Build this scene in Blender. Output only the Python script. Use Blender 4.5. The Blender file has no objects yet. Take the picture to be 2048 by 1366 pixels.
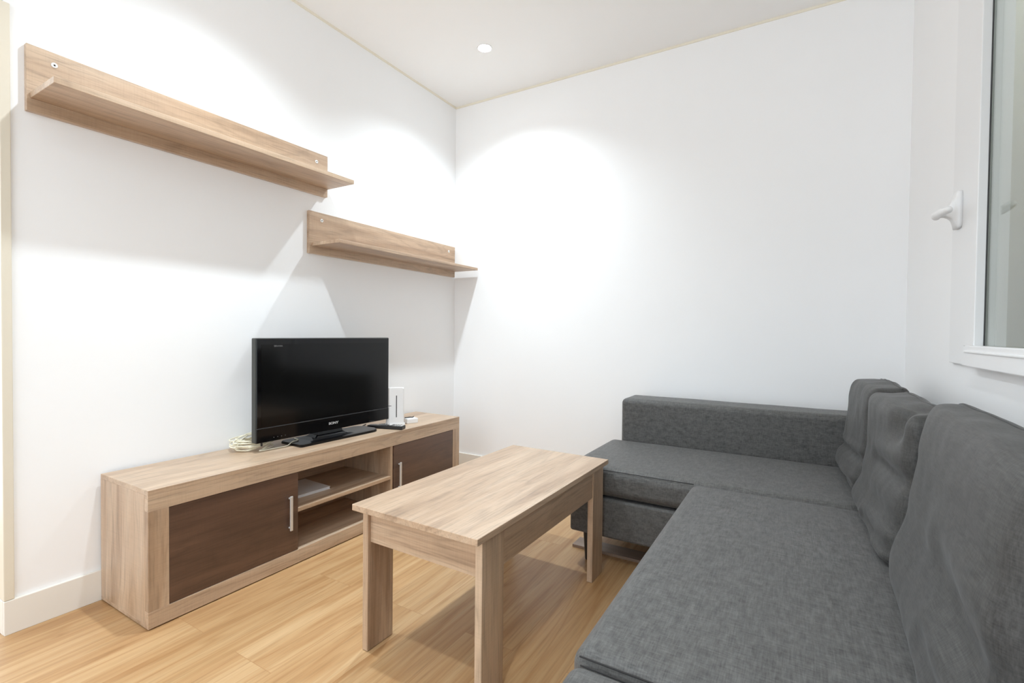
import bpy, bmesh, math, random
from mathutils import Vector, Matrix, noise

random.seed(7)
S = bpy.context.scene
COL = S.collection

# ------------------------------------------------------------------ helpers
def link(name, me, mat=None, parent=None, smooth=False, loc=None):
    o = bpy.data.objects.new(name, me)
    COL.objects.link(o)
    if mat: me.materials.append(mat)
    if smooth:
        for p in me.polygons: p.use_smooth = True
    if parent: o.parent = parent
    if loc: o.location = loc
    return o

def obj(name, bm, mat=None, parent=None, smooth=False, loc=None):
    bmesh.ops.recalc_face_normals(bm, faces=bm.faces[:])
    me = bpy.data.meshes.new(name)
    bm.to_mesh(me); bm.free()
    return link(name, me, mat, parent, smooth, loc)

def tag(o, label=None, cat=None, group=None, kind=None):
    if label: o['label'] = label
    if cat: o['category'] = cat
    if group: o['group'] = group
    if kind: o['kind'] = kind
    return o

def thing(name, label, cat, loc=(0, 0, 0), rz=0.0, group=None):
    o = bpy.data.objects.new(name, None)
    o.empty_display_size = 0.05
    COL.objects.link(o)
    o.location = loc
    o.rotation_euler = (0, 0, rz)
    return tag(o, label, cat, group)

def box(bm, x0, x1, y0, y1, z0, z1, bevel=0.0, seg=2):
    b = bmesh.new()
    bmesh.ops.create_cube(b, size=1.0)
    for v in b.verts:
        v.co = Vector(((x0+x1)/2+v.co.x*(x1-x0), (y0+y1)/2+v.co.y*(y1-y0), (z0+z1)/2+v.co.z*(z1-z0)))
    if bevel > 0:
        bmesh.ops.bevel(b, geom=b.edges[:]+b.verts[:], offset=bevel, segments=seg, affect='EDGES', profile=0.5)
    me = bpy.data.meshes.new('tmp'); b.to_mesh(me); b.free()
    bm.from_mesh(me); bpy.data.meshes.remove(me)
    return bm

def B(x0, x1, y0, y1, z0, z1, bevel=0.0, seg=2):
    return box(bmesh.new(), x0, x1, y0, y1, z0, z1, bevel, seg)

def lathe(bm, prof, n=32, center=(0, 0, 0), axis='z'):
    rings = []
    for r, h in prof:
        ring = []
        for i in range(n):
            a = 2*math.pi*i/n
            if axis == 'z': p = (r*math.cos(a), r*math.sin(a), h)
            elif axis == 'x': p = (h, r*math.cos(a), r*math.sin(a))
            else: p = (r*math.cos(a), h, r*math.sin(a))
            ring.append(bm.verts.new(Vector(center)+Vector(p)))
        rings.append(ring)
    for a, b in zip(rings, rings[1:]):
        for i in range(n):
            bm.faces.new((a[i], a[(i+1) % n], b[(i+1) % n], b[i]))
    bm.faces.new(rings[0]); bm.faces.new(rings[-1])
    return bm

def tube(bm, pts, r, n=8, caps=True):
    pts = [Vector(p) for p in pts]
    rs = r if isinstance(r, (list, tuple)) else [r]*len(pts)
    nrm = None; rings = []
    for i, p in enumerate(pts):
        t = (pts[min(i+1, len(pts)-1)]-pts[max(i-1, 0)]).normalized()
        if nrm is None:
            nrm = t.orthogonal().normalized()
        else:
            nrm = (nrm - t*nrm.dot(t))
            nrm = nrm.normalized() if nrm.length > 1e-6 else t.orthogonal().normalized()
        bi = t.cross(nrm)
        rings.append([bm.verts.new(p+(nrm*math.cos(2*math.pi*k/n)+bi*math.sin(2*math.pi*k/n))*rs[i]) for k in range(n)])
    for a, b in zip(rings, rings[1:]):
        for k in range(n):
            bm.faces.new((a[k], a[(k+1) % n], b[(k+1) % n], b[k]))
    if caps:
        bm.faces.new(rings[0]); bm.faces.new(rings[-1])
    return bm

def spline(ctrl, n=8, closed=False):
    P = [Vector(c) for c in ctrl]; out = []
    m = len(P)
    rng = m if closed else m-1
    for i in range(rng):
        if closed: p0, p1, p2, p3 = P[(i-1) % m], P[i], P[(i+1) % m], P[(i+2) % m]
        else: p0, p1, p2, p3 = P[max(i-1, 0)], P[i], P[i+1], P[min(i+2, m-1)]
        for k in range(n):
            t = k/n
            out.append(0.5*((2*p1)+(p2-p0)*t+(2*p0-5*p1+4*p2-p3)*t*t+(3*p1-p0-3*p2+p3)*t**3))
    out.append(P[0] if closed else P[-1])
    return out

def axis_list(a, b, r, n, k=5):
    lo = [a+r-r*math.tan(math.radians(45)*(1-i/k)) for i in range(k)]
    mid = [a+r+(b-a-2*r)*i/n for i in range(n+1)]
    hi = [b-r+r*math.tan(math.radians(45)*((i+1)/k)) for i in range(k)]
    return lo+mid+hi

def soft_box(x0, x1, y0, y1, z0, z1, r, n=(10, 10, 3), fn=None):
    """rounded cushion-like box: dense box surface, corners rounded with radius r; fn displaces each point"""
    X, Y, Z = axis_list(x0, x1, r, n[0]), axis_list(y0, y1, r, n[1]), axis_list(z0, z1, r, n[2])
    bm = bmesh.new(); cache = {}
    def vert(i, j, k):
        key = (i, j, k)
        if key not in cache:
            p = Vector((X[i], Y[j], Z[k]))
            c = Vector((min(max(p.x, x0+r), x1-r), min(max(p.y, y0+r), y1-r), min(max(p.z, z0+r), z1-r)))
            d = p-c
            q = c+d.normalized()*r if d.length > 1e-9 else p
            if fn: q = fn(q)
            cache[key] = bm.verts.new(q)
        return cache[key]
    nx, ny, nz = len(X)-1, len(Y)-1, len(Z)-1
    for i in range(nx):
        for j in range(ny):
            for k in (0, nz):
                bm.faces.new((vert(i, j, k), vert(i+1, j, k), vert(i+1, j+1, k), vert(i, j+1, k)))
    for i in range(nx):
        for k in range(nz):
            for j in (0, ny):
                bm.faces.new((vert(i, j, k), vert(i+1, j, k), vert(i+1, j, k+1), vert(i, j, k+1)))
    for j in range(ny):
        for k in range(nz):
            for i in (0, nx):
                bm.faces.new((vert(i, j, k), vert(i, j+1, k), vert(i, j+1, k+1), vert(i, j, k+1)))
    return bm

def prism(bm, poly, z0, z1):
    """poly: list of (x, y) extruded in z"""
    a = [bm.verts.new((x, y, z0)) for x, y in poly]
    b = [bm.verts.new((x, y, z1)) for x, y in poly]
    n = len(poly)
    bm.faces.new(a); bm.faces.new(b)
    for i in range(n): bm.faces.new((a[i], a[(i+1) % n], b[(i+1) % n], b[i]))
    return bm

def text_mesh(name, txt, size, depth, mat, parent, mtx, offset=0.0, xs=1.0):
    cu = bpy.data.curves.new('lettering', 'FONT')
    cu.body = txt; cu.size = size; cu.extrude = depth; cu.align_x = 'CENTER'; cu.align_y = 'CENTER'; cu.offset = offset
    t = bpy.data.objects.new('lettering', cu); COL.objects.link(t)
    dg = bpy.context.evaluated_depsgraph_get()
    me = bpy.data.meshes.new_from_object(t.evaluated_get(dg))
    bpy.data.objects.remove(t); bpy.data.curves.remove(cu)
    me.transform(mtx @ Matrix.Diagonal((xs, 1, 1, 1)))
    me.name = name
    me.materials.clear()
    return link(name, me, mat, parent)

# ------------------------------------------------------------------ materials
def new_mat(name):
    m = bpy.data.materials.new(name); m.use_nodes = True
    nt = m.node_tree; b = nt.nodes['Principled BSDF']
    return m, nt, b

def srgb(r, g, b):
    f = lambda c: ((c/255+0.055)/1.055)**2.4 if c/255 > 0.04045 else c/255/12.92
    return (f(r), f(g), f(b), 1)

def plain(name, col, rough=0.5, spec=0.5, metal=0.0, noise_amt=0.03, scale=40, bump=0.0):
    m, nt, b = new_mat(name)
    b.inputs['Roughness'].default_value = rough
    b.inputs['Specular IOR Level'].default_value = spec
    b.inputs['Metallic'].default_value = metal
    tc = nt.nodes.new('ShaderNodeTexCoord'); n = nt.nodes.new('ShaderNodeTexNoise')
    n.inputs['Scale'].default_value = scale; n.inputs['Detail'].default_value = 4
    nt.links.new(tc.outputs['Object'], n.inputs['Vector'])
    r = nt.nodes.new('ShaderNodeValToRGB')
    r.color_ramp.elements[0].position = 0.3; r.color_ramp.elements[1].position = 0.7
    r.color_ramp.elements[0].color = tuple(c*(1-noise_amt) for c in col[:3])+(1,)
    r.color_ramp.elements[1].color = tuple(min(1, c*(1+noise_amt)) for c in col[:3])+(1,)
    nt.links.new(n.outputs['Fac'], r.inputs['Fac']); nt.links.new(r.outputs['Color'], b.inputs['Base Color'])
    if bump:
        bp = nt.nodes.new('ShaderNodeBump'); bp.inputs['Strength'].default_value = bump; bp.inputs['Distance'].default_value = 0.002
        nt.links.new(n.outputs['Fac'], bp.inputs['Height']); nt.links.new(bp.outputs['Normal'], b.inputs['Normal'])
    return m

def mix_rgb(nt, fac, a, b, mode='MIX'):
    n = nt.nodes.new('ShaderNodeMix'); n.data_type = 'RGBA'; n.blend_type = mode
    for sock, v in ((n.inputs[0], fac), (n.inputs[6], a), (n.inputs[7], b)):
        if hasattr(v, 'is_output') and v.is_output: nt.links.new(v, sock)
        else: sock.default_value = v
    return n.outputs[2]

def ramp(nt, src, stops):
    r = nt.nodes.new('ShaderNodeValToRGB'); e = r.color_ramp.elements
    while len(e) < len(stops): e.new(0.5)
    for el, (p, c) in zip(e, stops):
        el.position = p; el.color = c if len(c) == 4 else tuple(c)+(1,)
    nt.links.new(src, r.inputs['Fac'])
    return r.outputs['Color']

def mapping(nt, vec, scale, loc=(0, 0, 0)):
    m = nt.nodes.new('ShaderNodeMapping'); m.inputs['Scale'].default_value = scale; m.inputs['Location'].default_value = loc
    nt.links.new(vec, m.inputs['Vector']); return m.outputs['Vector']

def noise_tex(nt, vec, scale=1.0, detail=4, rough=0.5, dist=0.0):
    n = nt.nodes.new('ShaderNodeTexNoise')
    n.inputs['Scale'].default_value = scale; n.inputs['Detail'].default_value = detail
    n.inputs['Roughness'].default_value = rough; n.inputs['Distortion'].default_value = dist
    nt.links.new(vec, n.inputs['Vector']); return n.outputs['Fac']

G = lambda v: (v, v, v, 1)
def wood(name, axis, light, mid, dark, offset=0.0, rough=0.42, contrast=1.0):
    """rough-sawn oak decor: broad bands, cathedral figure, fine pores along the grain and faint saw marks across it"""
    m, nt, b = new_mat(name)
    tc = nt.nodes.new('ShaderNodeTexCoord').outputs['Object']
    ia = 'xyz'.index(axis)
    def sc(al, ac): return tuple(al if i == ia else ac for i in range(3))
    off = (offset, offset*1.7+0.3, offset*0.6)
    broad = noise_tex(nt, mapping(nt, tc, sc(0.7, 11), off), 1.0, 5, 0.55, 1.0)
    figure = noise_tex(nt, mapping(nt, tc, sc(1.5, 11), off), 1.0, 2, 0.4, 0.6)
    mul = nt.nodes.new('ShaderNodeMath'); mul.operation = 'MULTIPLY'; mul.inputs[1].default_value = 11.0
    nt.links.new(figure, mul.inputs[0])
    fr = nt.nodes.new('ShaderNodeMath'); fr.operation = 'PINGPONG'; fr.inputs[1].default_value = 1.0
    nt.links.new(mul.outputs[0], fr.inputs[0])
    pores = noise_tex(nt, mapping(nt, tc, sc(7, 190), off), 1.0, 3, 0.7)
    saw = noise_tex(nt, mapping(nt, tc, sc(260, 14), off), 1.0, 2, 0.6)
    c = ramp(nt, broad, [(0.30, dark), (0.47, mid), (0.66, light)])
    f1 = ramp(nt, fr.outputs[0], [(0.0, G(0.80)), (0.35, G(1.0)), (1.0, G(1.0))])
    c = mix_rgb(nt, 0.7*contrast, c, f1, 'MULTIPLY')
    f2 = ramp(nt, pores, [(0.33, G(0.72)), (0.5, G(1.0)), (0.75, G(1.04))])
    c = mix_rgb(nt, 0.85*contrast, c, f2, 'MULTIPLY')
    f3 = ramp(nt, saw, [(0.36, G(0.86)), (0.52, G(1.0)), (0.7, G(1.05))])
    c = mix_rgb(nt, 0.30*contrast, c, f3, 'MULTIPLY')
    nt.links.new(c, b.inputs['Base Color'])
    b.inputs['Roughness'].default_value = rough
    b.inputs['Specular IOR Level'].default_value = 0.6
    b.inputs['Coat Weight'].default_value = 0.4; b.inputs['Coat Roughness'].default_value = 0.42
    bp = nt.nodes.new('ShaderNodeBump'); bp.inputs['Strength'].default_value = 0.12; bp.inputs['Distance'].default_value = 0.001
    nt.links.new(pores, bp.inputs['Height']); nt.links.new(bp.outputs['Normal'], b.inputs['Normal'])
    return m

OAK = (srgb(201, 176, 150), srgb(184, 156, 129), srgb(157, 128, 102))
DARK = (srgb(97, 70, 55), srgb(80, 56, 44), srgb(60, 40, 31))
_oak = {}
def oak(axis, k=0):
    if (axis, k) not in _oak: _oak[(axis, k)] = wood('sonoma_oak_%s_%d' % (axis, k), axis, *OAK, offset=1.37*k)
    return _oak[(axis, k)]
dark_oak = wood('dark_truffle_oak', 'y', *DARK, offset=4.2)
dark_oak2 = wood('dark_truffle_oak_b', 'y', *DARK, offset=7.9)

def floor_mat():
    m, nt, b = new_mat('oak_laminate_floor')
    tc = nt.nodes.new('ShaderNodeTexCoord').outputs['Object']
    # swap x and y so that the brick rows (planks) run along the room
    sep = nt.nodes.new('ShaderNodeSeparateXYZ'); nt.links.new(tc, sep.inputs[0])
    com = nt.nodes.new('ShaderNodeCombineXYZ')
    nt.links.new(sep.outputs[1], com.inputs[0]); nt.links.new(sep.outputs[0], com.inputs[1])
    br = nt.nodes.new('ShaderNodeTexBrick')
    br.inputs['Color1'].default_value = G(0.0); br.inputs['Color2'].default_value = G(1.0); br.inputs['Mortar'].default_value = G(0.5)
    br.inputs['Scale'].default_value = 1.0; br.inputs['Mortar Size'].default_value = 0.0007; br.inputs['Mortar Smooth'].default_value = 0.2
    br.inputs['Brick Width'].default_value = 1.15; br.inputs['Row Height'].default_value = 0.172
    br.offset = 0.37; br.offset_frequency = 2
    nt.links.new(mapping(nt, com.outputs[0], (1, 1, 1), (0.33, 0.02, 0)), br.inputs['Vector'])
    tone = br.outputs['Color']; line = br.outputs['Fac']
    # every plank gets its own grain offset
    vadd = nt.nodes.new('ShaderNodeVectorMath'); vadd.operation = 'MULTIPLY_ADD'
    nt.links.new(tone, vadd.inputs[0]); vadd.inputs[1].default_value = (3.1, 7.7, 0); nt.links.new(tc, vadd.inputs[2])
    v = vadd.outputs[0]
    broad = noise_tex(nt, mapping(nt, v, (17, 0.75, 1)), 1.0, 5, 0.6, 0.5)
    fig = noise_tex(nt, mapping(nt, v, (12, 0.8, 1)), 1.0, 2, 0.4, 0.5)
    mul = nt.nodes.new('ShaderNodeMath'); mul.operation = 'MULTIPLY'; mul.inputs[1].default_value = 14.0; nt.links.new(fig, mul.inputs[0])
    pp = nt.nodes.new('ShaderNodeMath'); pp.operation = 'PINGPONG'; pp.inputs[1].default_value = 1.0; nt.links.new(mul.outputs[0], pp.inputs[0])
    pores = noise_tex(nt, mapping(nt, v, (170, 5, 1)), 1.0, 3, 0.7)
    c = ramp(nt, broad, [(0.26, srgb(170, 128, 86)), (0.48, srgb(192, 154, 110)), (0.70, srgb(206, 173, 131))])
    c = mix_rgb(nt, 0.4, c, ramp(nt, pp.outputs[0], [(0.0, srgb(214, 190, 160)), (0.4, G(1.0)), (1.0, G(1.0))]), 'MULTIPLY')
    c = mix_rgb(nt, 0.65, c, ramp(nt, pores, [(0.34, G(0.78)), (0.5, G(1.0)), (0.75, G(1.04))]), 'MULTIPLY')
    c = mix_rgb(nt, 0.5, c, ramp(nt, tone, [(0.0, srgb(225, 215, 200)), (1.0, G(1.0))]), 'MULTIPLY')
    c = mix_rgb(nt, line, c, srgb(166, 124, 82))
    nt.links.new(c, b.inputs['Base Color'])
    b.inputs['Roughness'].default_value = 0.38
    b.inputs['Specular IOR Level'].default_value = 0.45
    return m

def fabric(name, lo, hi, offset=0.0):
    """melange linen weave: irregular threads in two directions"""
    m, nt, b = new_mat(name)
    tc = nt.nodes.new('ShaderNodeTexCoord').outputs['Object']
    a = noise_tex(nt, mapping(nt, tc, (400, 34, 70), (offset, 0, 0)), 1.0, 3, 0.65)
    c = noise_tex(nt, mapping(nt, tc, (34, 400, 70), (0, offset, 0)), 1.0, 3, 0.65)
    d = noise_tex(nt, mapping(nt, tc, (70, 34, 400), (0, offset, 0)), 1.0, 3, 0.65)
    e = noise_tex(nt, mapping(nt, tc, (5, 5, 5), (offset, offset, 0)), 1.0, 4, 0.6)
    ad = nt.nodes.new('ShaderNodeMath'); ad.operation = 'ADD'; nt.links.new(a, ad.inputs[0]); nt.links.new(c, ad.inputs[1])
    ad2 = nt.nodes.new('ShaderNodeMath'); ad2.operation = 'ADD'; nt.links.new(ad.outputs[0], ad2.inputs[0]); nt.links.new(d, ad2.inputs[1])
    dv = nt.nodes.new('ShaderNodeMath'); dv.operation = 'DIVIDE'; nt.links.new(ad2.outputs[0], dv.inputs[0]); dv.inputs[1].default_value = 3.0
    col = ramp(nt, dv.outputs[0], [(0.36, lo), (0.64, hi)])
    col = mix_rgb(nt, 0.18, col, ramp(nt, e, [(0.3, G(0.82)), (0.7, G(1.12))]), 'MULTIPLY')
    nt.links.new(col, b.inputs['Base Color'])
    b.inputs['Roughness'].default_value = 0.55
    b.inputs['Specular IOR Level'].default_value = 0.3
    b.inputs['Sheen Weight'].default_value = 0.10; b.inputs['Sheen Roughness'].default_value = 0.45
    bp = nt.nodes.new('ShaderNodeBump'); bp.inputs['Strength'].default_value = 0.25; bp.inputs['Distance'].default_value = 0.0012
    nt.links.new(dv.outputs[0], bp.inputs['Height']); nt.links.new(bp.outputs['Normal'], b.inputs['Normal'])
    return m

M = {}
M['wall'] = plain('white_wall_paint', (0.90, 0.905, 0.91, 1), 0.7, 0.25, 0, 0.006, 3, 0.0)
M['ceil'] = plain('ceiling_paint', (0.90, 0.90, 0.895, 1), 0.85, 0.2, 0, 0.006, 3)
M['cream'] = plain('cream_lacquer', srgb(222, 214, 197), 0.4, 0.4, 0, 0.01, 6)
M['base'] = plain('baseboard_lacquer', srgb(232, 228, 220), 0.4, 0.4, 0, 0.01, 6)
M['floor'] = floor_mat()
M['pvc'] = plain('white_window_profile', (0.83, 0.835, 0.84, 1), 0.35, 0.5, 0, 0.005, 5)
M['gasket'] = plain('window_gasket', (0.05, 0.05, 0.05, 1), 0.6)
M['shaft'] = plain('shaft_plaster', srgb(188, 186, 168), 0.9, 0.1, 0, 0.03, 2)
M['fabric'] = fabric('charcoal_linen', srgb(62, 61, 60), srgb(105, 104, 102))
M['fabric2'] = fabric('charcoal_linen_cushion', srgb(50, 49, 48), srgb(80, 79, 77), 3.3)
M['seam'] = plain('seam_thread', srgb(58, 57, 57), 0.95, 0.1)
M['blackleg'] = plain('black_plastic_leg', (0.012, 0.012, 0.012, 1), 0.5)
M['tvgloss'] = plain('black_gloss', (0.0035, 0.0035, 0.004, 1), 0.07, 0.45, 0, 0.0)
M['pedestal'] = plain('black_satin', (0.003, 0.003, 0.0035, 1), 0.22, 0.25, 0, 0.0)
M['tvscreen'] = plain('lcd_panel', (0.003, 0.003, 0.003, 1), 0.13, 0.4, 0, 0.0)
M['tvbody'] = plain('black_plastic', (0.012, 0.012, 0.013, 1), 0.35, 0.5)
M['tvedge'] = plain('grey_edge_plastic', (0.03, 0.033, 0.03, 1), 0.35, 0.5)
M['silver'] = plain('brushed_steel', (0.74, 0.73, 0.71, 1), 0.36, 0.5, 0.55, 0.03, 60)
M['whitep'] = plain('white_plastic', (0.82, 0.82, 0.82, 1), 0.35, 0.5, 0, 0.01)
M['paper'] = plain('white_paper', (0.74, 0.74, 0.75, 1), 0.8, 0.2, 0, 0.03)
M['slit'] = plain('dark_slot', (0.01, 0.01, 0.012, 1), 0.4)
M['greytext'] = plain('grey_print', (0.22, 0.22, 0.23, 1), 0.5)
M['logo'] = plain('silver_lettering', (0.75, 0.75, 0.76, 1), 0.35, 0.5, 0.6)
M['logodim'] = plain('grey_lettering', (0.16, 0.16, 0.165, 1), 0.4)
M['cable'] = plain('cream_cable_sheath', srgb(236, 230, 208), 0.5, 0.4)
M['blackcable'] = plain('black_cable_sheath', (0.015, 0.015, 0.015, 1), 0.5)
M['button'] = plain('grey_rubber_buttons', (0.16, 0.16, 0.16, 1), 0.6)
M['capscrew'] = plain('white_screw_cap', (0.8, 0.8, 0.78, 1), 0.3, 0.5, 0.2)
M['slat'] = wood('grey_board', 'x', srgb(150, 126, 108), srgb(134, 110, 92), srgb(114, 92, 76), 2.0)
def emit(name, col, s):
    m, nt, b = new_mat(name)
    b.inputs['Base Color'].default_value = (0.9, 0.9, 0.9, 1)
    b.inputs['Emission Color'].default_value = col; b.inputs['Emission Strength'].default_value = s
    return m
M['lamp'] = emit('lamp_lens', (1, 0.98, 0.95, 1), 30)
def glass_mat():
    m, nt, b = new_mat('window_glass')
    b.inputs['Base Color'].default_value = (0.93, 0.97, 0.93, 1)
    b.inputs['Roughness'].default_value = 0.0; b.inputs['IOR'].default_value = 1.5
    b.inputs['Transmission Weight'].default_value = 1.0
    return m
M['glass'] = glass_mat()

# ------------------------------------------------------------------ room
RW, H, REAR = 2.465, 2.481, -4.2
def structure(name, bm, mat, parent=None):
    o = obj(name, bm, mat, parent)
    if parent is None: o['kind'] = 'structure'
    return o
WE = -2.228         # where the left wall ends at the doorway
DOORH = 1.905
structure('floor', B(-1.3, RW+0.02, REAR-0.02, 0.02, -0.05, 0.0), M['floor'])
structure('ceiling', B(-1.3, RW+0.12, REAR-0.1, 0.1, H, H+0.08), M['ceil'])
structure('wall_back', B(-0.1, RW+0.1, 0.0, 0.1, 0, H), M['wall'])
bm = bmesh.new()
box(bm, -0.1, 0, WE+0.012, 0, 0, H)
box(bm, -0.1, 0, -3.0, WE+0.012, DOORH+0.012, H)
box(bm, -0.1, 0, REAR, -3.0, 0, H)
structure('wall_left', bm, M['wall'])

# window opening in the right wall
WY0, WY1 = -0.76, -2.25     # opening along y
WZ0, WZ1 = 0.86, 2.12
bm = bmesh.new()
box(bm, RW, RW+0.12, WY0, 0.1, 0, H)
box(bm, RW, RW+0.12, REAR, WY1, 0, H)
box(bm, RW, RW+0.12, WY1, WY0, 0, WZ0)
box(bm, RW, RW+0.12, WY1, WY0, WZ1, H)
structure('wall_right', bm, M['wall'])
# light shaft the window looks into
bm = bmesh.new()
box(bm, RW+0.62, RW+0.72, -3.2, 0.1, -0.05, H)
box(bm, RW+0.12, RW+0.62, 0.0, 0.1, -0.05, H)
box(bm, RW+0.12, RW+0.62, -3.2, -3.1, -0.05, H)
box(bm, RW+0.12, RW+0.72, -3.2, 0.1, -0.05, 0.0)
structure('wall_shaft', bm, M['shaft'])

# window: frame, sash, bead, gasket, glass, sill, handle
fx = RW-0.010
GY = -1.015
bm = bmesh.new()
def ring(bm, x0, x1, y0, y1, z0, z1, w, bev=0.002):
    box(bm, x0, x1, y0-w, y0, z0, z1, bev); box(bm, x0, x1, y1, y1+w, z0, z1, bev)
    box(bm, x0, x1, y1+w, y0-w, z0, z0+w, bev); box(bm, x0, x1, y1+w, y0-w, z1-w, z1, bev)
win = bpy.data.objects.new('window_1', None); COL.objects.link(win); win.location = (RW, -1.5, 0.9); win['kind'] = 'structure'
def wpart(name, bm, mat, parent=win, smooth=False):
    for v in bm.verts: v.co -= Vector((RW, -1.5, 0.9))
    o = obj(name, bm, mat, None, smooth); o.parent = parent
    return o
box(bm, fx, RW+0.055, WY0-0.162, WY0, WZ0, WZ1, 0.002); box(bm, fx, RW+0.055, WY1, WY1+0.162, WZ0, WZ1, 0.002)
box(bm, fx, RW+0.055, WY1+0.162, WY0-0.162, WZ0, 0.912, 0.002); box(bm, fx, RW+0.055, WY1+0.162, WY0-0.162, WZ1-0.162, WZ1, 0.002)
fr = wpart('window_frame', bm, M['pvc'])
bm = bmesh.new()
# glazing bead standing a little prouder around the pane
y0, y1, z0, z1 = -0.919, WY1+0.159, 0.912, WZ1-0.159
box(bm, fx-0.004, RW+0.0125, GY, y0, z0, z1, 0.002); box(bm, fx-0.005, RW, y1, y1+0.09, z0, z1, 0.0025)
box(bm, fx-0.005, RW, y1+0.09, GY, z1-0.09, z1, 0.0025)
wpart('glazing_bead', bm, M['pvc'])
bm = bmesh.new()
box(bm, RW+0.0045, RW+0.0075, GY-0.0022, GY+0.002, 0.905, z1); box(bm, RW+0.0045, RW+0.0075, y1+0.08, GY, 0.905, 0.9135)
wpart('gasket', bm, M['gasket'])
wpart('glass_pane', B(RW+0.008, RW+0.014, y1+0.05, GY+0.03, 0.89, z1-0.05), M['glass'])
bm = bmesh.new()
# sill moulding with a slanted left end
sx = RW-0.032
a = [(-0.985, 0.866), (-0.998, 0.862), (WY1-0.02, 0.862), (WY1-0.02, 0.915), (-1.012, 0.915)]
va = [bm.verts.new((sx, y, z)) for y, z in a]; vb = [bm.verts.new((RW+0.004, y, z)) for y, z in a]
bm.faces.new(va); bm.faces.new(vb)
for i in range(len(a)): bm.faces.new((va[i], va[(i+1) % len(a)], vb[(i+1) % len(a)], vb[i]))
bmesh.ops.bevel(bm, geom=bm.edges[:], offset=0.002, segments=2, affect='EDGES')
box(bm, sx-0.003, sx+0.004, WY1-0.02, -1.02, 0.897, 0.9015, 0.001)
wpart('window_sill', bm, M['pvc'])
# espagnolette handle: rosette that swells into a neck, lever turned towards the camera side
hy, hz = -0.838, 1.302
bm = bmesh.new()
prof = [(0.000, 1.0), (0.008, 1.0), (0.0105, 0.93), (0.014, 0.70), (0.019, 0.46), (0.026, 0.31), (0.034, 0.235), (0.044, 0.215)]
rings = []
for dx, k in prof:
    rg = []
    for i in range(28):
        an = 2*math.pi*i/28
        c, s = math.cos(an), math.sin(an)
        e = 2/5.0
        hw, hh = (0.030, 0.054)
        if k < 0.9:
            hh = 0.054*k + 0.002; hw = 0.030*(0.25+0.75*k)
        rg.append(bm.verts.new((fx-dx, hy+hw*math.copysign(abs(c)**e, c), hz+hh*math.copysign(abs(s)**e, s)-(1-k)*0.004)))
    rings.append(rg)
for a, b in zip(rings, rings[1:]):
    for i in range(28): bm.faces.new((a[i], a[(i+1) % 28], b[(i+1) % 28], b[i]))
bm.faces.new(rings[0]); bm.faces.new(rings[-1])
hd = wpart('window_handle', bm, M['whitep'], win, True)
bm = bmesh.new()
tube(bm, spline([(fx-0.050, hy+0.017, hz-0.010), (fx-0.052, hy-0.002, hz-0.010), (fx-0.050, hy-0.045, hz-0.012), (fx-0.044, hy-0.110, hz-0.016)], 8),
     [0.004, 0.009]+[0.0115]*4+[0.012]*6+[0.0115]*6+[0.010]*5+[0.007, 0.004], 14)
lev = wpart('handle_lever', bm, M['whitep'], hd, True)

# baseboards, door casing and the thin cream strips under the ceiling
bb = 0.104
bm = bmesh.new(); box(bm, 0.0, 0.012, WE, 0.0, 0, bb, 0.0015); box(bm, -0.1, 0.0, WE-0.001, WE+0.011, 0, bb, 0.0015)
structure('baseboard_left', bm, M['base'])
structure('baseboard_back', B(0.012, RW, -0.012, 0.0, 0, bb, 0.0015), M['base'])
structure('baseboard_right', B(RW-0.012, RW, REAR, -0.012, 0, bb, 0.0015), M['base'])
bm = bmesh.new()
box(bm, -0.1, 0.010, WE, WE+0.024, bb+0.001, DOORH, 0.002)
box(bm, -0.1, 0.010, -3.0, WE+0.0, DOORH-0.024, DOORH, 0.002)
structure('trim_1', bm, M['cream'])
bm = bmesh.new(); box(bm, 0.0, 0.004, REAR, 0, H-0.012, H); box(bm, 0.004, RW, -0.004, 0, H-0.012, H)
structure('trim_2', bm, plain('ceiling_strip_cream', srgb(236, 230, 214), 0.6, 0.3, 0, 0.01, 6))

# ------------------------------------------------------------------ recessed ceiling spots
def downlight(x, y, label, power):
    t = thing('ceiling_spotlight', label, 'ceiling light', (x, y, H), 0, 'recessed ceiling spotlights')
    bm = bmesh.new()
    prof = [(0.035, 0.0), (0.041, 0.0), (0.0415, -0.001), (0.040, -0.003), (0.037, -0.0035), (0.035, -0.002)]
    n = 40; rs = []
    for r, h in prof: rs.append([bm.verts.new((r*math.cos(2*math.pi*i/n), r*math.sin(2*math.pi*i/n), h)) for i in range(n)])
    for a, b in zip(rs, rs[1:]+rs[:1]):
        for i in range(n): bm.faces.new((a[i], a[(i+1) % n], b[(i+1) % n], b[i]))
    obj('trim_ring', bm, M['whitep'], t, True)
    bm = bmesh.new(); lathe(bm, [(0.001, 0.0), (0.0345, 0.0), (0.0345, -0.0025), (0.022, -0.004), (0.001, -0.0045)], 32)
    obj('lamp_lens', bm, M['lamp'], t, True)
    ld = bpy.data.lights.new('spot_beam', 'SPOT')
    ld.energy = power; ld.spot_size = math.radians(132); ld.spot_blend = 1.0; ld.shadow_soft_size = 0.03; ld.color = (0.83, 0.935, 1.0)
    lo = bpy.data.objects.new('spot_beam', ld); COL.objects.link(lo); lo.parent = t; lo.location = (0, 0, -0.012)
    return t
P = 90
downlight(0.563, -0.488, 'lit recessed spotlight in the white ceiling near the back corner', P)
downlight(0.580, -1.70, 'recessed spotlight in the ceiling over the low oak table', P)
downlight(1.62, -2.45, 'added unseen spotlight in the ceiling that brightens the near end of the sofa', P*0.7)  # extra lamp out of view, added to brighten the near seat

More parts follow.
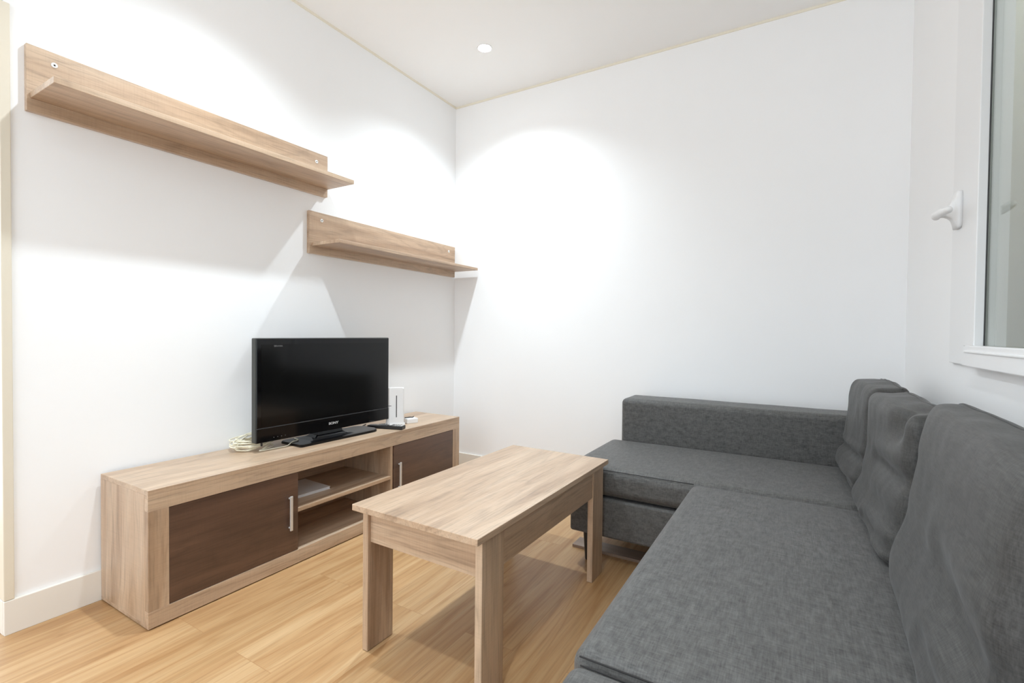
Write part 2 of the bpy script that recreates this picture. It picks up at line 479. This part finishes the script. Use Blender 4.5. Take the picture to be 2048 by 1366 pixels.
# ------------------------------------------------------------------ wall shelves
def wall_shelf(name, label, y0, y1, z0, z1, by0, bz0, bz1, bx, screws, k):
    t = thing(name, label, 'wall shelf', (0, y0, z0), 0, 'oak wall shelves on the left wall')
    obj('back_panel', B(0.0, 0.018, 0, y1-y0, 0, z1-z0, 0.0008, 1), oak('y', k), t)
    obj('shelf_board', B(0.018, bx, by0-y0, y1-y0, bz0-z0, bz1-z0, 0.0008, 1), oak('y', k+1), t)
    for y, z in screws:
        bm = bmesh.new()
        lathe(bm, [(0.001, 0.0175), (0.0085, 0.0175), (0.0085, 0.0195), (0.006, 0.0208), (0.0032, 0.0208), (0.0028, 0.0192), (0.001, 0.0192)], 20, (0, y-y0, z-z0), 'x')
        s = obj('screw', bm, M['capscrew'], t, True)
        bm = bmesh.new(); lathe(bm, [(0.0005, 0.0193), (0.0026, 0.0193), (0.0026, 0.0197), (0.0005, 0.0197)], 12, (0, y-y0, z-z0), 'x')
        obj('screw_socket', bm, M['slit'], s)
    return t
wall_shelf('wall_shelf', 'long light oak wall shelf, the upper one on the left wall', -2.1712, -1.0714, 1.6013, 1.8041, -2.163, 1.640, 1.6584, 0.2092,
           [(-2.106, 1.765), (-1.136, 1.760)], 1)
wall_shelf('wall_shelf', 'light oak wall shelf nearer the back corner, lower of the two', -1.176, -0.0231, 1.3109, 1.5163, -1.159, 1.3477, 1.3638, 0.2092,
           [(-1.105, 1.479), (-0.092, 1.478)], 3)

# ------------------------------------------------------------------ television stand
SY0, SY1, SX, SZ = -1.9913, -0.4015, 0.3496, 0.4368
t = thing('tv_stand', 'long low oak television stand with two dark doors against the left wall', 'tv stand', (0, SY0, 0))
L = SY1-SY0
X0 = 0.0125; g0 = 0.004
st = lambda a: a-SY0
fz0, fz1 = 0.0567, 0.370
yl = st(-1.9324); yr = st(-0.4614); ym = st(-1.4697); yd = st(-0.9374)
fd = 0.022   # depth of the front frame boards
obj('top_panel', B(X0, SX, 0, L, SZ-0.016, SZ, 0.0008, 1), oak('y', 5), t)
obj('top_rail', B(SX-fd, SX-0.0002, 0.0002, L-0.0002, fz1, SZ-0.016, 0.0006, 1), oak('y', 6), t)
obj('bottom_rail', B(SX-fd, SX-0.0002, 0.0002, L-0.0002, g0, fz0, 0.0006, 1), oak('y', 7), t)
obj('stile', B(SX-fd, SX-0.0002, 0.0002, yl, fz0, fz1, 0.0006, 1), oak('z', 1), t)
obj('stile', B(SX-fd, SX-0.0002, yr, L-0.0002, fz0, fz1, 0.0006, 1), oak('z', 2), t)
obj('side_panel', B(X0, SX-fd, 0, 0.016, g0+0.012, SZ-0.016, 0.0006, 1), oak('z', 3), t)
obj('side_panel', B(X0, SX-fd, L-0.016, L, g0+0.012, SZ-0.016, 0.0006, 1), oak('z', 4), t)
obj('bottom_panel', B(X0, SX-fd, 0, L, g0, g0+0.012, 0.0006, 1), oak('y', 2), t)
obj('floor_panel', B(X0, SX-fd, 0.016, L-0.016, fz0-0.016, fz0-0.001), oak('y', 8), t)
obj('back_panel', B(X0+0.001, X0+0.005, 0.016, L-0.016, g0+0.012, SZ-0.016), oak('y', 9), t)
obj('divider', B(X0+0.005, SX-0.004, ym-0.016, ym-0.0005, fz0, fz1, 0.0006, 1), oak('z', 5), t)
obj('divider', B(X0+0.005, SX-0.004, st(-0.957), st(-0.9415), fz0, fz1, 0.0006, 1), oak('z', 6), t)
obj('middle_shelf', B(X0+0.005, SX-0.002, ym+0.0, st(-0.957), 0.208, 0.2235, 0.0006, 1), oak('y', 4), t)
def handle(parent, y, z0, z1):
    bm = bmesh.new()
    box(bm, SX+0.009, SX+0.016, y-0.0055, y+0.0055, z0, z1, 0.0018)
    for z in (z0+0.010, z1-0.010):
        lathe(bm, [(0.0035, SX-0.001), (0.0035, SX+0.010)], 12, (0, y, z), 'x')
    o = obj('door_handle', bm, M['silver'], parent); o['label'] = 'slim steel bar handle'
d1 = obj('cabinet_door', B(SX-0.018, SX-0.001, yl+0.0012, ym-0.0004, fz0+0.001, fz1-0.0015, 0.0008, 1), dark_oak, t)
d1['label'] = 'dark brown oak door at the near end'
handle(d1, st(-1.509), 0.148, 0.284)
d2 = obj('cabinet_door', B(SX-0.018, SX-0.001, yd+0.0008, yr-0.0012, fz0+0.001, fz1-0.0015, 0.0008, 1), dark_oak2, t)
d2['label'] = 'dark brown oak door at the far end'
handle(d2, st(-0.902), 0.146, 0.281)
for x in (0.05, 0.30):
    for y in (0.06, L-0.06):
        bm = bmesh.new(); lathe(bm, [(0.012, 0.0), (0.013, 0.0045)], 16, (x, y, 0)); obj('floor_glide', bm, M['blackleg'], t)

# booklet lying on the middle shelf
t = thing('booklet', 'thin white booklet lying on the open middle shelf of the stand', 'book', (0.155, -1.345, 0.2235), math.radians(-3))
obj('page_block', B(-0.094, 0.094, -0.125, 0.108, 0.001, 0.010, 0.0008), M['paper'], t)
obj('cover', B(-0.096, 0.096, -0.127, 0.110, 0.010, 0.0114, 0.0005), M['whitep'], t)
obj('cover', B(-0.096, 0.096, -0.127, 0.110, 0.0, 0.0012, 0.0005), M['whitep'], t)

# ------------------------------------------------------------------ television
t = thing('television', 'black flat screen television on a pedestal standing on the oak stand', 'television', (0.205, -1.1955, SZ), math.radians(-1.94))
W2, zb, zt = 0.355, 0.0385, 0.4655
bm = bmesh.new(); box(bm, -0.034, -0.003, -W2, W2, zb, zt, 0.004, 2)
obj('cabinet', bm, M['tvedge'], t)
bm = bmesh.new(); box(bm, -0.085, -0.034, -0.27, 0.27, zb+0.04, zt-0.06, 0.02, 3); obj('rear_cover', bm, M['tvbody'], t)
sb = zb+0.061       # upper edge of the speaker strip
bez = obj('bezel', B(-0.004, 0.0, -W2+0.003, W2-0.003, sb, zt-0.003, 0.0012, 1), M['tvgloss'], t)
scr = obj('screen', B(-0.001, 0.0006, -W2+0.022, W2-0.022, sb+0.006, zt-0.026), M['tvscreen'], bez)
strip = obj('lower_strip', B(-0.004, 0.0015, -W2+0.003, W2-0.003, zb+0.001, sb-0.002, 0.0018, 2), M['tvgloss'], t)
obj('accent_line', B(-0.003, 0.002, -W2+0.004, W2-0.004, sb-0.0026, sb-0.0004), plain('grey_accent', (0.06, 0.06, 0.062, 1), 0.3), t)
FR = Matrix.Translation((0.0018, 0, 0)) @ Matrix(((0, 0, 1, 0), (1, 0, 0, 0), (0, 1, 0, 0), (0, 0, 0, 1)))
lg = text_mesh('maker_lettering', 'SONY', 0.0145, 0.0004, M['logo'], strip, Matrix.Translation((0, 0.012, zb+0.031)) @ FR, 0.0006, 1.35)
lg2 = text_mesh('series_lettering', 'BRAVIA', 0.0095, 0.0003, M['logodim'], bez, Matrix.Translation((-0.0012, -W2+0.095, zt-0.033)) @ FR, 0.0, 1.2)
for i in range(4):
    bm = bmesh.new(); lathe(bm, [(0.0014, 0.0012), (0.0014, 0.0022)], 10, (0, -W2+0.075+0.017*i, zb+0.016), 'x'); obj('indicator', bm, M['logodim'], strip)
# pedestal
bm = bmesh.new()
poly = []
def arc(cx, cy, r, a0, a1, n=6): return [(cx+r*math.cos(math.radians(a0+(a1-a0)*i/n)), cy+r*math.sin(math.radians(a0+(a1-a0)*i/n))) for i in range(n+1)]
poly += arc(0.045, -0.180, 0.010, -90, 0) + arc(0.010, 0.205, 0.045, 0, 90) + arc(-0.065, 0.215, 0.035, 90, 180) + arc(-0.085, -0.175, 0.015, 180, 270)
prism(bm, poly, 0.0, 0.011)
bmesh.ops.bevel(bm, geom=[e for e in bm.edges if all(v.co.z > 0.005 for v in e.verts)], offset=0.004, segments=2, affect='EDGES')
ped = obj('pedestal_base', bm, M['pedestal'], t)
bm = bmesh.new()
va = []
for z, x0, x1, w in ((0.010, -0.075, 0.022, 0.120), (0.016, -0.07, 0.010, 0.085), (0.026, -0.06, -0.004, 0.066), (0.046, -0.055, -0.008, 0.064)):
    va.append([bm.verts.new(p) for p in ((x0, -w, z), (x1, -w, z), (x1, w, z), (x0, w, z))])
for a, b in zip(va, va[1:]):
    for i in range(4): bm.faces.new((a[i], a[(i+1) % 4], b[(i+1) % 4], b[i]))
bm.faces.new(va[0]); bm.faces.new(va[-1])
obj('pedestal_neck', bm, M['tvgloss'], t)
bm = bmesh.new(); lathe(bm, [(0.004, 0.022), (0.004, zb+0.004)], 10, (-0.02, -W2+0.035, 0)); obj('aerial_plug', bm, M['tvbody'], t)

# ------------------------------------------------------------------ aerial cable coil behind the television
rr = random.Random(11)
ctrl = []
for loop in range(12):
    cx, cy = 0.092+rr.uniform(-0.012, 0.012), -1.505+rr.uniform(-0.014, 0.02)
    ra, rb = 0.058+rr.uniform(-0.018, 0.012), 0.066+rr.uniform(-0.02, 0.018)
    tx, ty = rr.uniform(-0.1, 0.45), rr.uniform(0.0, 0.35)
    for k in range(7):
        a = 2*math.pi*(k/7)+loop*0.5
        x, y = ra*math.cos(a), rb*math.sin(a)
        z = SZ+0.004+loop*0.0028+max(0, -x)*tx+max(0, y)*ty+rr.uniform(0, 0.007)
        ctrl.append((min(0.160, max(0.018, cx+x)), cy+y, max(z, SZ+0.0035)))
ctrl += [(0.14, -1.44, SZ+0.010), (0.168, -1.52, SZ+0.004), (0.178, -1.47, SZ+0.003), (0.182, -1.41, SZ+0.003), (0.178, -1.392, SZ+0.006), (0.172, -1.37, SZ+0.0142), (0.160, -1.335, SZ+0.0142), (0.125, -1.328, SZ+0.0142)]
bm = bmesh.new(); tube(bm, spline(ctrl, 6), 0.0026, 6)
o = obj('coiled_cable', bm, M['cable'], None, True)
tag(o, 'tangled coil of cream cable on the stand behind the left of the television', 'cable')

# ------------------------------------------------------------------ router, adapter, remote
ang = math.radians(-43)
t = thing('router', 'upright white router with a black slot beside the television', 'router', (0.222, -0.803, SZ), ang)
# local: x towards the viewer, y along its width
def rr_poly(x0, x1, y0, y1, r):
    return arc(x1-r, y0+r, r, -90, 0) + arc(x1-r, y1-r, r, 0, 90) + arc(x0+r, y1-r, r, 90, 180) + arc(x0+r, y0+r, r, 180, 270)
bm = bmesh.new(); prism(bm, rr_poly(-0.018, 0.018, -0.044, 0.048, 0.008), 0.010, 0.200)
bmesh.ops.bevel(bm, geom=[e for e in bm.edges if all(v.co.z > 0.19 for v in e.verts)], offset=0.004, segments=3, affect='EDGES')
body = obj('router_body', bm, M['whitep'], t)
bm = bmesh.new(); prism(bm, rr_poly(-0.022, 0.022, -0.047, 0.053, 0.010), 0.0, 0.012)
bmesh.ops.bevel(bm, geom=[e for e in bm.edges if all(v.co.z > 0.01 for v in e.verts)], offset=0.005, segments=2, affect='EDGES')
obj('router_foot', bm, M['whitep'], t)
obj('slot', B(0.0172, 0.0186, 0.006, 0.0105, 0.045, 0.160, 0.0004, 1), M['slit'], body)
obj('printed_mark', B(0.0172, 0.0184, -0.042, -0.018, 0.104, 0.108), M['greytext'], body)
obj('groove', B(0.0172, 0.0183, -0.0302, -0.0292, 0.012, 0.190), plain('groove_grey', (0.55, 0.55, 0.56, 1)), body)

t = thing('power_adapter', 'small flat white box lying behind the router', 'adapter', (0.240, -0.700, SZ), math.radians(-20))
obj('adapter_case', B(-0.028, 0.028, -0.032, 0.032, 0, 0.026, 0.003), M['whitep'], t)
bm = bmesh.new(); tube(bm, spline([(-0.010, -0.03, 0.028), (-0.008, 0.0, 0.0285), (0.000, 0.012, 0.0285), (-0.02, 0.030, 0.0285)], 6), 0.0024, 8)
obj('cord', bm, M['blackcable'], t)

bm = bmesh.new()
tube(bm, spline([(0.196, -0.775, SZ+0.004), (0.17, -0.80, SZ+0.003), (0.15, -0.85, SZ+0.003), (0.17, -0.895, SZ+0.003), (0.12, -0.93, SZ+0.003), (0.09, -0.88, SZ+0.003)], 8), 0.0025, 8)
o = obj('black_cable', bm, M['blackcable'], None, True)
tag(o, 'thin black cable lying on the stand between television and router', 'cable')

t = thing('remote_control', 'black remote control lying at the stand edge before the router', 'remote control', (0.246, -0.888, SZ), math.radians(18))
bm = bmesh.new(); box(bm, -0.098, 0.098, -0.023, 0.023, 0.0, 0.019, 0.004, 2)
for v in bm.verts:
    if v.co.x < -0.05: v.co.y *= 1-(abs(v.co.x)-0.05)*4; v.co.z *= 1-(abs(v.co.x)-0.05)*5
rc = obj('remote_body', bm, M['tvbody'], t)
for i in range(9):
    for j in range(3):
        if i == 4: continue
        bm = bmesh.new(); box(bm, -0.004, 0.004, -0.0035, 0.0035, 0, 0.0015, 0.0006)
        o = obj('button', bm, M['button'], rc, False, (-0.030+0.0135*i, -0.013+0.013*j, 0.0189))
bm = bmesh.new(); lathe(bm, [(0.001, 0.0188), (0.010, 0.0188), (0.010, 0.0202), (0.006, 0.0204), (0.001, 0.0204)], 24, (0.024, 0, 0))
obj('navigation_ring', bm, M['silver'], rc, True)
obj('silver_strip', B(0.045, 0.094, -0.018, 0.018, 0.0189, 0.0194), M['silver'], rc)

# ------------------------------------------------------------------ coffee table
TA, TW, TL, TZ, TT = -0.0169, 0.4424, 0.8863, 0.4384, 0.0178
t = thing('coffee_table', 'light oak coffee table with board legs standing on the laminate floor', 'table', (0.9665, -1.7392, 0), TA)
obj('table_top', B(0, TW, 0, TL, TZ-TT, TZ, 0.0010, 1), oak('y', 10), t)
ix, iy, lw, lt = 0.0085, 0.0328, 0.101, 0.0213
for sx in (0, 1):
    for sy in (0, 1):
        x0 = ix if sx == 0 else TW-ix-lt
        y0 = iy if sy == 0 else TL-iy-lw
        obj('leg', B(x0, x0+lt, y0, y0+lw, 0.0012, TZ-TT, 0.0010, 1), oak('z', 7+sx+2*sy), t)
ap = 0.100
for y in (iy+0.010, TL-iy-0.028):
    obj('apron', B(ix+lt, TW-ix-lt, y, y+0.018, TZ-TT-ap, TZ-TT, 0.0008, 1), oak('x', 1 if y < 0.4 else 2), t)
for x in (ix+0.003, TW-ix-0.021):
    obj('apron', B(x, x+0.018, iy+lw, TL-iy-lw, TZ-TT-ap, TZ-TT, 0.0008, 1), oak('y', 11 if x < 0.2 else 12), t)
for sx in (0, 1):
    for sy in (0, 1):
        x0 = ix+0.004 if sx == 0 else TW-ix-lt+0.004
        y0 = iy+0.012 if sy == 0 else TL-iy-lw+0.012
        obj('foot_pad', B(x0, x0+0.013, y0, y0+0.077, 0.0, 0.0013), M['blackleg'], t)

# ------------------------------------------------------------------ corner sofa
t = thing('corner_sofa', 'charcoal grey linen corner sofa with chaise along the right and back walls', 'sofa', (1.2, -2.3, 0))
OX, OY = 1.2, -2.3
def sofa(name, bm, mat=M['fabric'], parent=t, smooth=True):
    for v in bm.verts: v.co -= Vector((OX, OY, 0))
    return obj(name, bm, mat, parent, smooth)
SEAT = 0.400
def wob(p, amp, s, seed):
    return amp*noise.noise(Vector((p.x*s, p.y*s, p.z*s+seed)))
def crown(x0, x1, y0, y1, h, zt, amp=0.003, seed=0.0):
    def f(q):
        u = (q.x-x0)/(x1-x0)*2-1; v = (q.y-y0)/(y1-y0)*2-1
        k = max(0, 1-abs(u)**3)*max(0, 1-abs(v)**3)
        if q.z > zt-0.05: q = q+Vector((0, 0, h*k+wob(q, amp, 6, seed)*k))
        return q
    return f
CH = (1.236, 2.34, -0.868, -0.292)       # chaise seat cushion
sofa('chaise_base', soft_box(1.262, 2.34, -0.862, -0.11, 0.124, 0.281, 0.012, (6, 6, 2)))
sofa('chaise_seat', soft_box(CH[0], CH[1], CH[2], CH[3], 0.286, SEAT, 0.038, (16, 14, 3), crown(*CH, 0.006, SEAT, 0.003, 1.0)))
sofa('low_back', soft_box(1.288, 2.455, -0.290, -0.085, 0.20, 0.607, 0.026, (12, 5, 5), lambda q: q+Vector((0, wob(q, 0.002, 5, 2.0), wob(q, 0.002, 5, 9.0)))))
MS = (1.738, 2.34, -1.953, -0.872)       # long seat
sofa('seat_base', soft_box(1.760, 2.34, -2.29, -0.875, 0.124, 0.281, 0.012, (6, 10, 2)))
sofa('long_seat', soft_box(*MS, 0.286, SEAT+0.002, 0.032, (14, 22, 3), crown(*MS, 0.007, SEAT, 0.004, 5.0)))
NS = (1.747, 2.34, -2.29, -1.957)
sofa('end_seat', soft_box(*NS, 0.286, SEAT-0.004, 0.026, (12, 8, 3), crown(*NS, 0.004, SEAT, 0.003, 8.0)))
sofa('backrest', soft_box(2.378, 2.458, -2.29, -0.292, 0.20, 0.607, 0.022, (4, 16, 5)))
def seam_line(pts, r=0.0016):
    bm = bmesh.new(); tube(bm, pts, r, 6)
    return sofa('seam', bm, M['seam'])
seam_line([(CH[0]+0.02, CH[2]+0.006, SEAT-0.007)]+[(CH[0]+0.03+(1.745-CH[0]-0.03)*i/8, CH[2]+0.0065, SEAT-0.0065) for i in range(9)])
seam_line([(1.756+0.55*i/8, -1.9475, SEAT-0.0055) for i in range(9)], 0.0015)
seam_line([(1.764+0.54*i/8, -1.9635, SEAT-0.0085) for i in range(9)], 0.0012)
for x, y in ((1.328, -0.815), (1.300, -0.15), (2.30, -0.15), (1.80, -2.24), (2.30, -2.24)):
    bm = bmesh.new(); lathe(bm, [(0.012, 0.0), (0.014, 0.004), (0.023, 0.125), (0.023, 0.128)], 18, (x, y, 0)); sofa('leg', bm, M['blackleg'])
o = obj('floor_board', B(1.224, 2.25, -0.742, -0.655, 0.0, 0.012, 0.001), M['slat'])
tag(o, 'thin grey-brown board lying on the floor under the sofa chaise', 'board')

# loose back cushions
def back_cushion(label, y_far, y_near, prof, top, seed, creases=(), dents=(), foot_skew=0.0):
    """plump loose pillow standing on the seat against the backrest.
    prof: (z, x) of its front from bottom to top; creases: (u0, z0, u1, z1, width, depth) troughs on the front"""
    zb_ = SEAT+0.009; xb = 2.372; xf = min(p[1] for p in prof)
    def px(z):
        for (za, xa), (zc_, xc) in zip(prof, prof[1:]):
            if z <= zc_: t = max(0, (z-za)/(zc_-za)); t = t*t*(3-2*t); return xa+(xc-xa)*t
        return prof[-1][1]
    yc = (y_far+y_near)/2; hw = (y_far-y_near)/2
    def f(q):
        u = (yc-q.y)/hw                      # -1 far end, +1 near end
        v = (q.z-zb_)/(top-zb_)
        wx = (xb-q.x)/(xb-xf)                # 1 on the front, 0 on the back
        x = q.x+wx*(px(q.z)-xf)
        x += wx*foot_skew*u
        x += wx*0.010*abs(u)**6
        amp = wx*max(0, 1-abs(u)**8)
        for u0, z0, u1, z1, w, d in creases:
            du, dz = (u1-u0)*hw, z1-z0; L2 = du*du+dz*dz
            t = min(1, max(0, ((u-u0)*hw*du+(q.z-z0)*dz)/L2))
            dist = math.hypot((u-u0)*hw-t*du, q.z-z0-t*dz)
            sgn = 1 if (q.z-z0-t*dz) > 0 else -1
            k = math.sin(math.pi*(0.15+0.7*t))
            x += wx*k*d*(math.exp(-(dist/w)**2) - 0.55*math.exp(-((dist-2.0*w)/(1.1*w))**2)*(1.25 if sgn > 0 else 0.6))
        x += amp*(0.0045*noise.noise(Vector((u*2.0, q.z*9, seed)))+0.0015*noise.noise(Vector((u*7, q.z*26, seed+3))))
        y = q.y+0.006*noise.noise(Vector((q.x*8, q.z*7, seed+5)))*abs(u)**3
        z = q.z
        if v > 0.6:
            k = (v-0.6)/0.4
            z -= k*(0.009*abs(u)**4-0.009*(1-wx)+0.006*noise.noise(Vector((u*3, wx*2, seed+8))))
        p = Vector((x, y, z))
        for cx, cy, cz, rad, dx, dz in dents:
            g = math.exp(-((p-Vector((cx, cy, cz))).length/rad)**2)
            p += Vector((dx*g, 0, dz*g))
        return p
    bm = soft_box(xf, xb, y_near, y_far, zb_, top, 0.034, (8, 40, 30), f)
    org = Vector(((xf+xb)/2, yc, zb_))
    for v in bm.verts: v.co -= org
    c = thing('back_cushion', label, 'cushion', org, 0, 'loose back cushions on the corner sofa')
    obj('cushion_cover', bm, M['fabric2'], c, True)
    pts = []
    for k in range(41):
        u = 1-2*k/40
        pts.append(f(Vector((xb-0.040, yc+hw*0.965*u, top)))-org+Vector((0, 0, 0.0005)))
    bm = bmesh.new(); tube(bm, pts, 0.0018, 6); obj('piping', bm, M['fabric2'], c, True)
    return c
back_cushion('grey back cushion farthest away, in the corner by the back wall', -0.294, -0.768,
             [(0.40, 2.222), (0.44, 2.204), (0.54, 2.234), (0.68, 2.243), (0.77, 2.252)], 0.768, 1.3,
             [(-1.0, 0.505, 1.0, 0.530, 0.014, 0.013), (-0.2, 0.428, 1.0, 0.445, 0.012, 0.011)], (), 0.008)
back_cushion('grey back cushion between the corner one and the nearest one', -0.774, -1.336,
             [(0.40, 2.229), (0.43, 2.218), (0.52, 2.246), (0.61, 2.257), (0.77, 2.258)], 0.764, 5.1,
             [(-0.2, 0.590, 1.0, 0.610, 0.024, 0.014), (0.0, 0.440, 1.0, 0.452, 0.014, 0.012)],
             [(2.285, -1.24, 0.735, 0.045, 0.035, -0.012)], 0.008)
back_cushion('largest grey back cushion, nearest the camera below the window', -1.342, -1.985,
             [(0.40, 2.228), (0.45, 2.226), (0.58, 2.256), (0.69, 2.268), (0.80, 2.286)], 0.796, 9.4,
             [(0.15, 0.585, 1.0, 0.540, 0.035, 0.013), (0.3, 0.480, 1.0, 0.470, 0.018, 0.009)], (), -0.012)

# ------------------------------------------------------------------ world, camera, view
w = bpy.data.worlds.new('World'); S.world = w; w.use_nodes = True
bg = w.node_tree.nodes['Background']; bg.inputs['Color'].default_value = (0.85, 0.93, 1.0, 1); bg.inputs['Strength'].default_value = 2.3

yaw, pitch, roll, f = 0.5337, 0.0186, 0.0107, 970.32
fw = Vector((-math.sin(yaw)*math.cos(pitch), math.cos(yaw)*math.cos(pitch), -math.sin(pitch)))
r = Vector((math.cos(yaw), math.sin(yaw), 0)); up = r.cross(fw)
R = r*math.cos(roll)+up*math.sin(roll); U = -r*math.sin(roll)+up*math.cos(roll)
cam = bpy.data.cameras.new('Camera'); co = bpy.data.objects.new('Camera', cam); COL.objects.link(co)
m = Matrix((R, U, -fw)).transposed().to_4x4(); m.translation = Vector((2.0623, -2.7, 0.9361)); co.matrix_world = m
cam.sensor_fit = 'HORIZONTAL'; cam.sensor_width = 36; cam.lens = f/2048*36; cam.clip_start = 0.02; cam.clip_end = 50
S.camera = co
S.cycles.max_bounces = 16; S.cycles.diffuse_bounces = 10; S.cycles.transmission_bounces = 8
S.view_settings.view_transform = 'Standard'; S.view_settings.look = 'None'; S.view_settings.gamma = 1; S.view_settings.use_curve_mapping = False
S.view_settings.exposure = 0.09
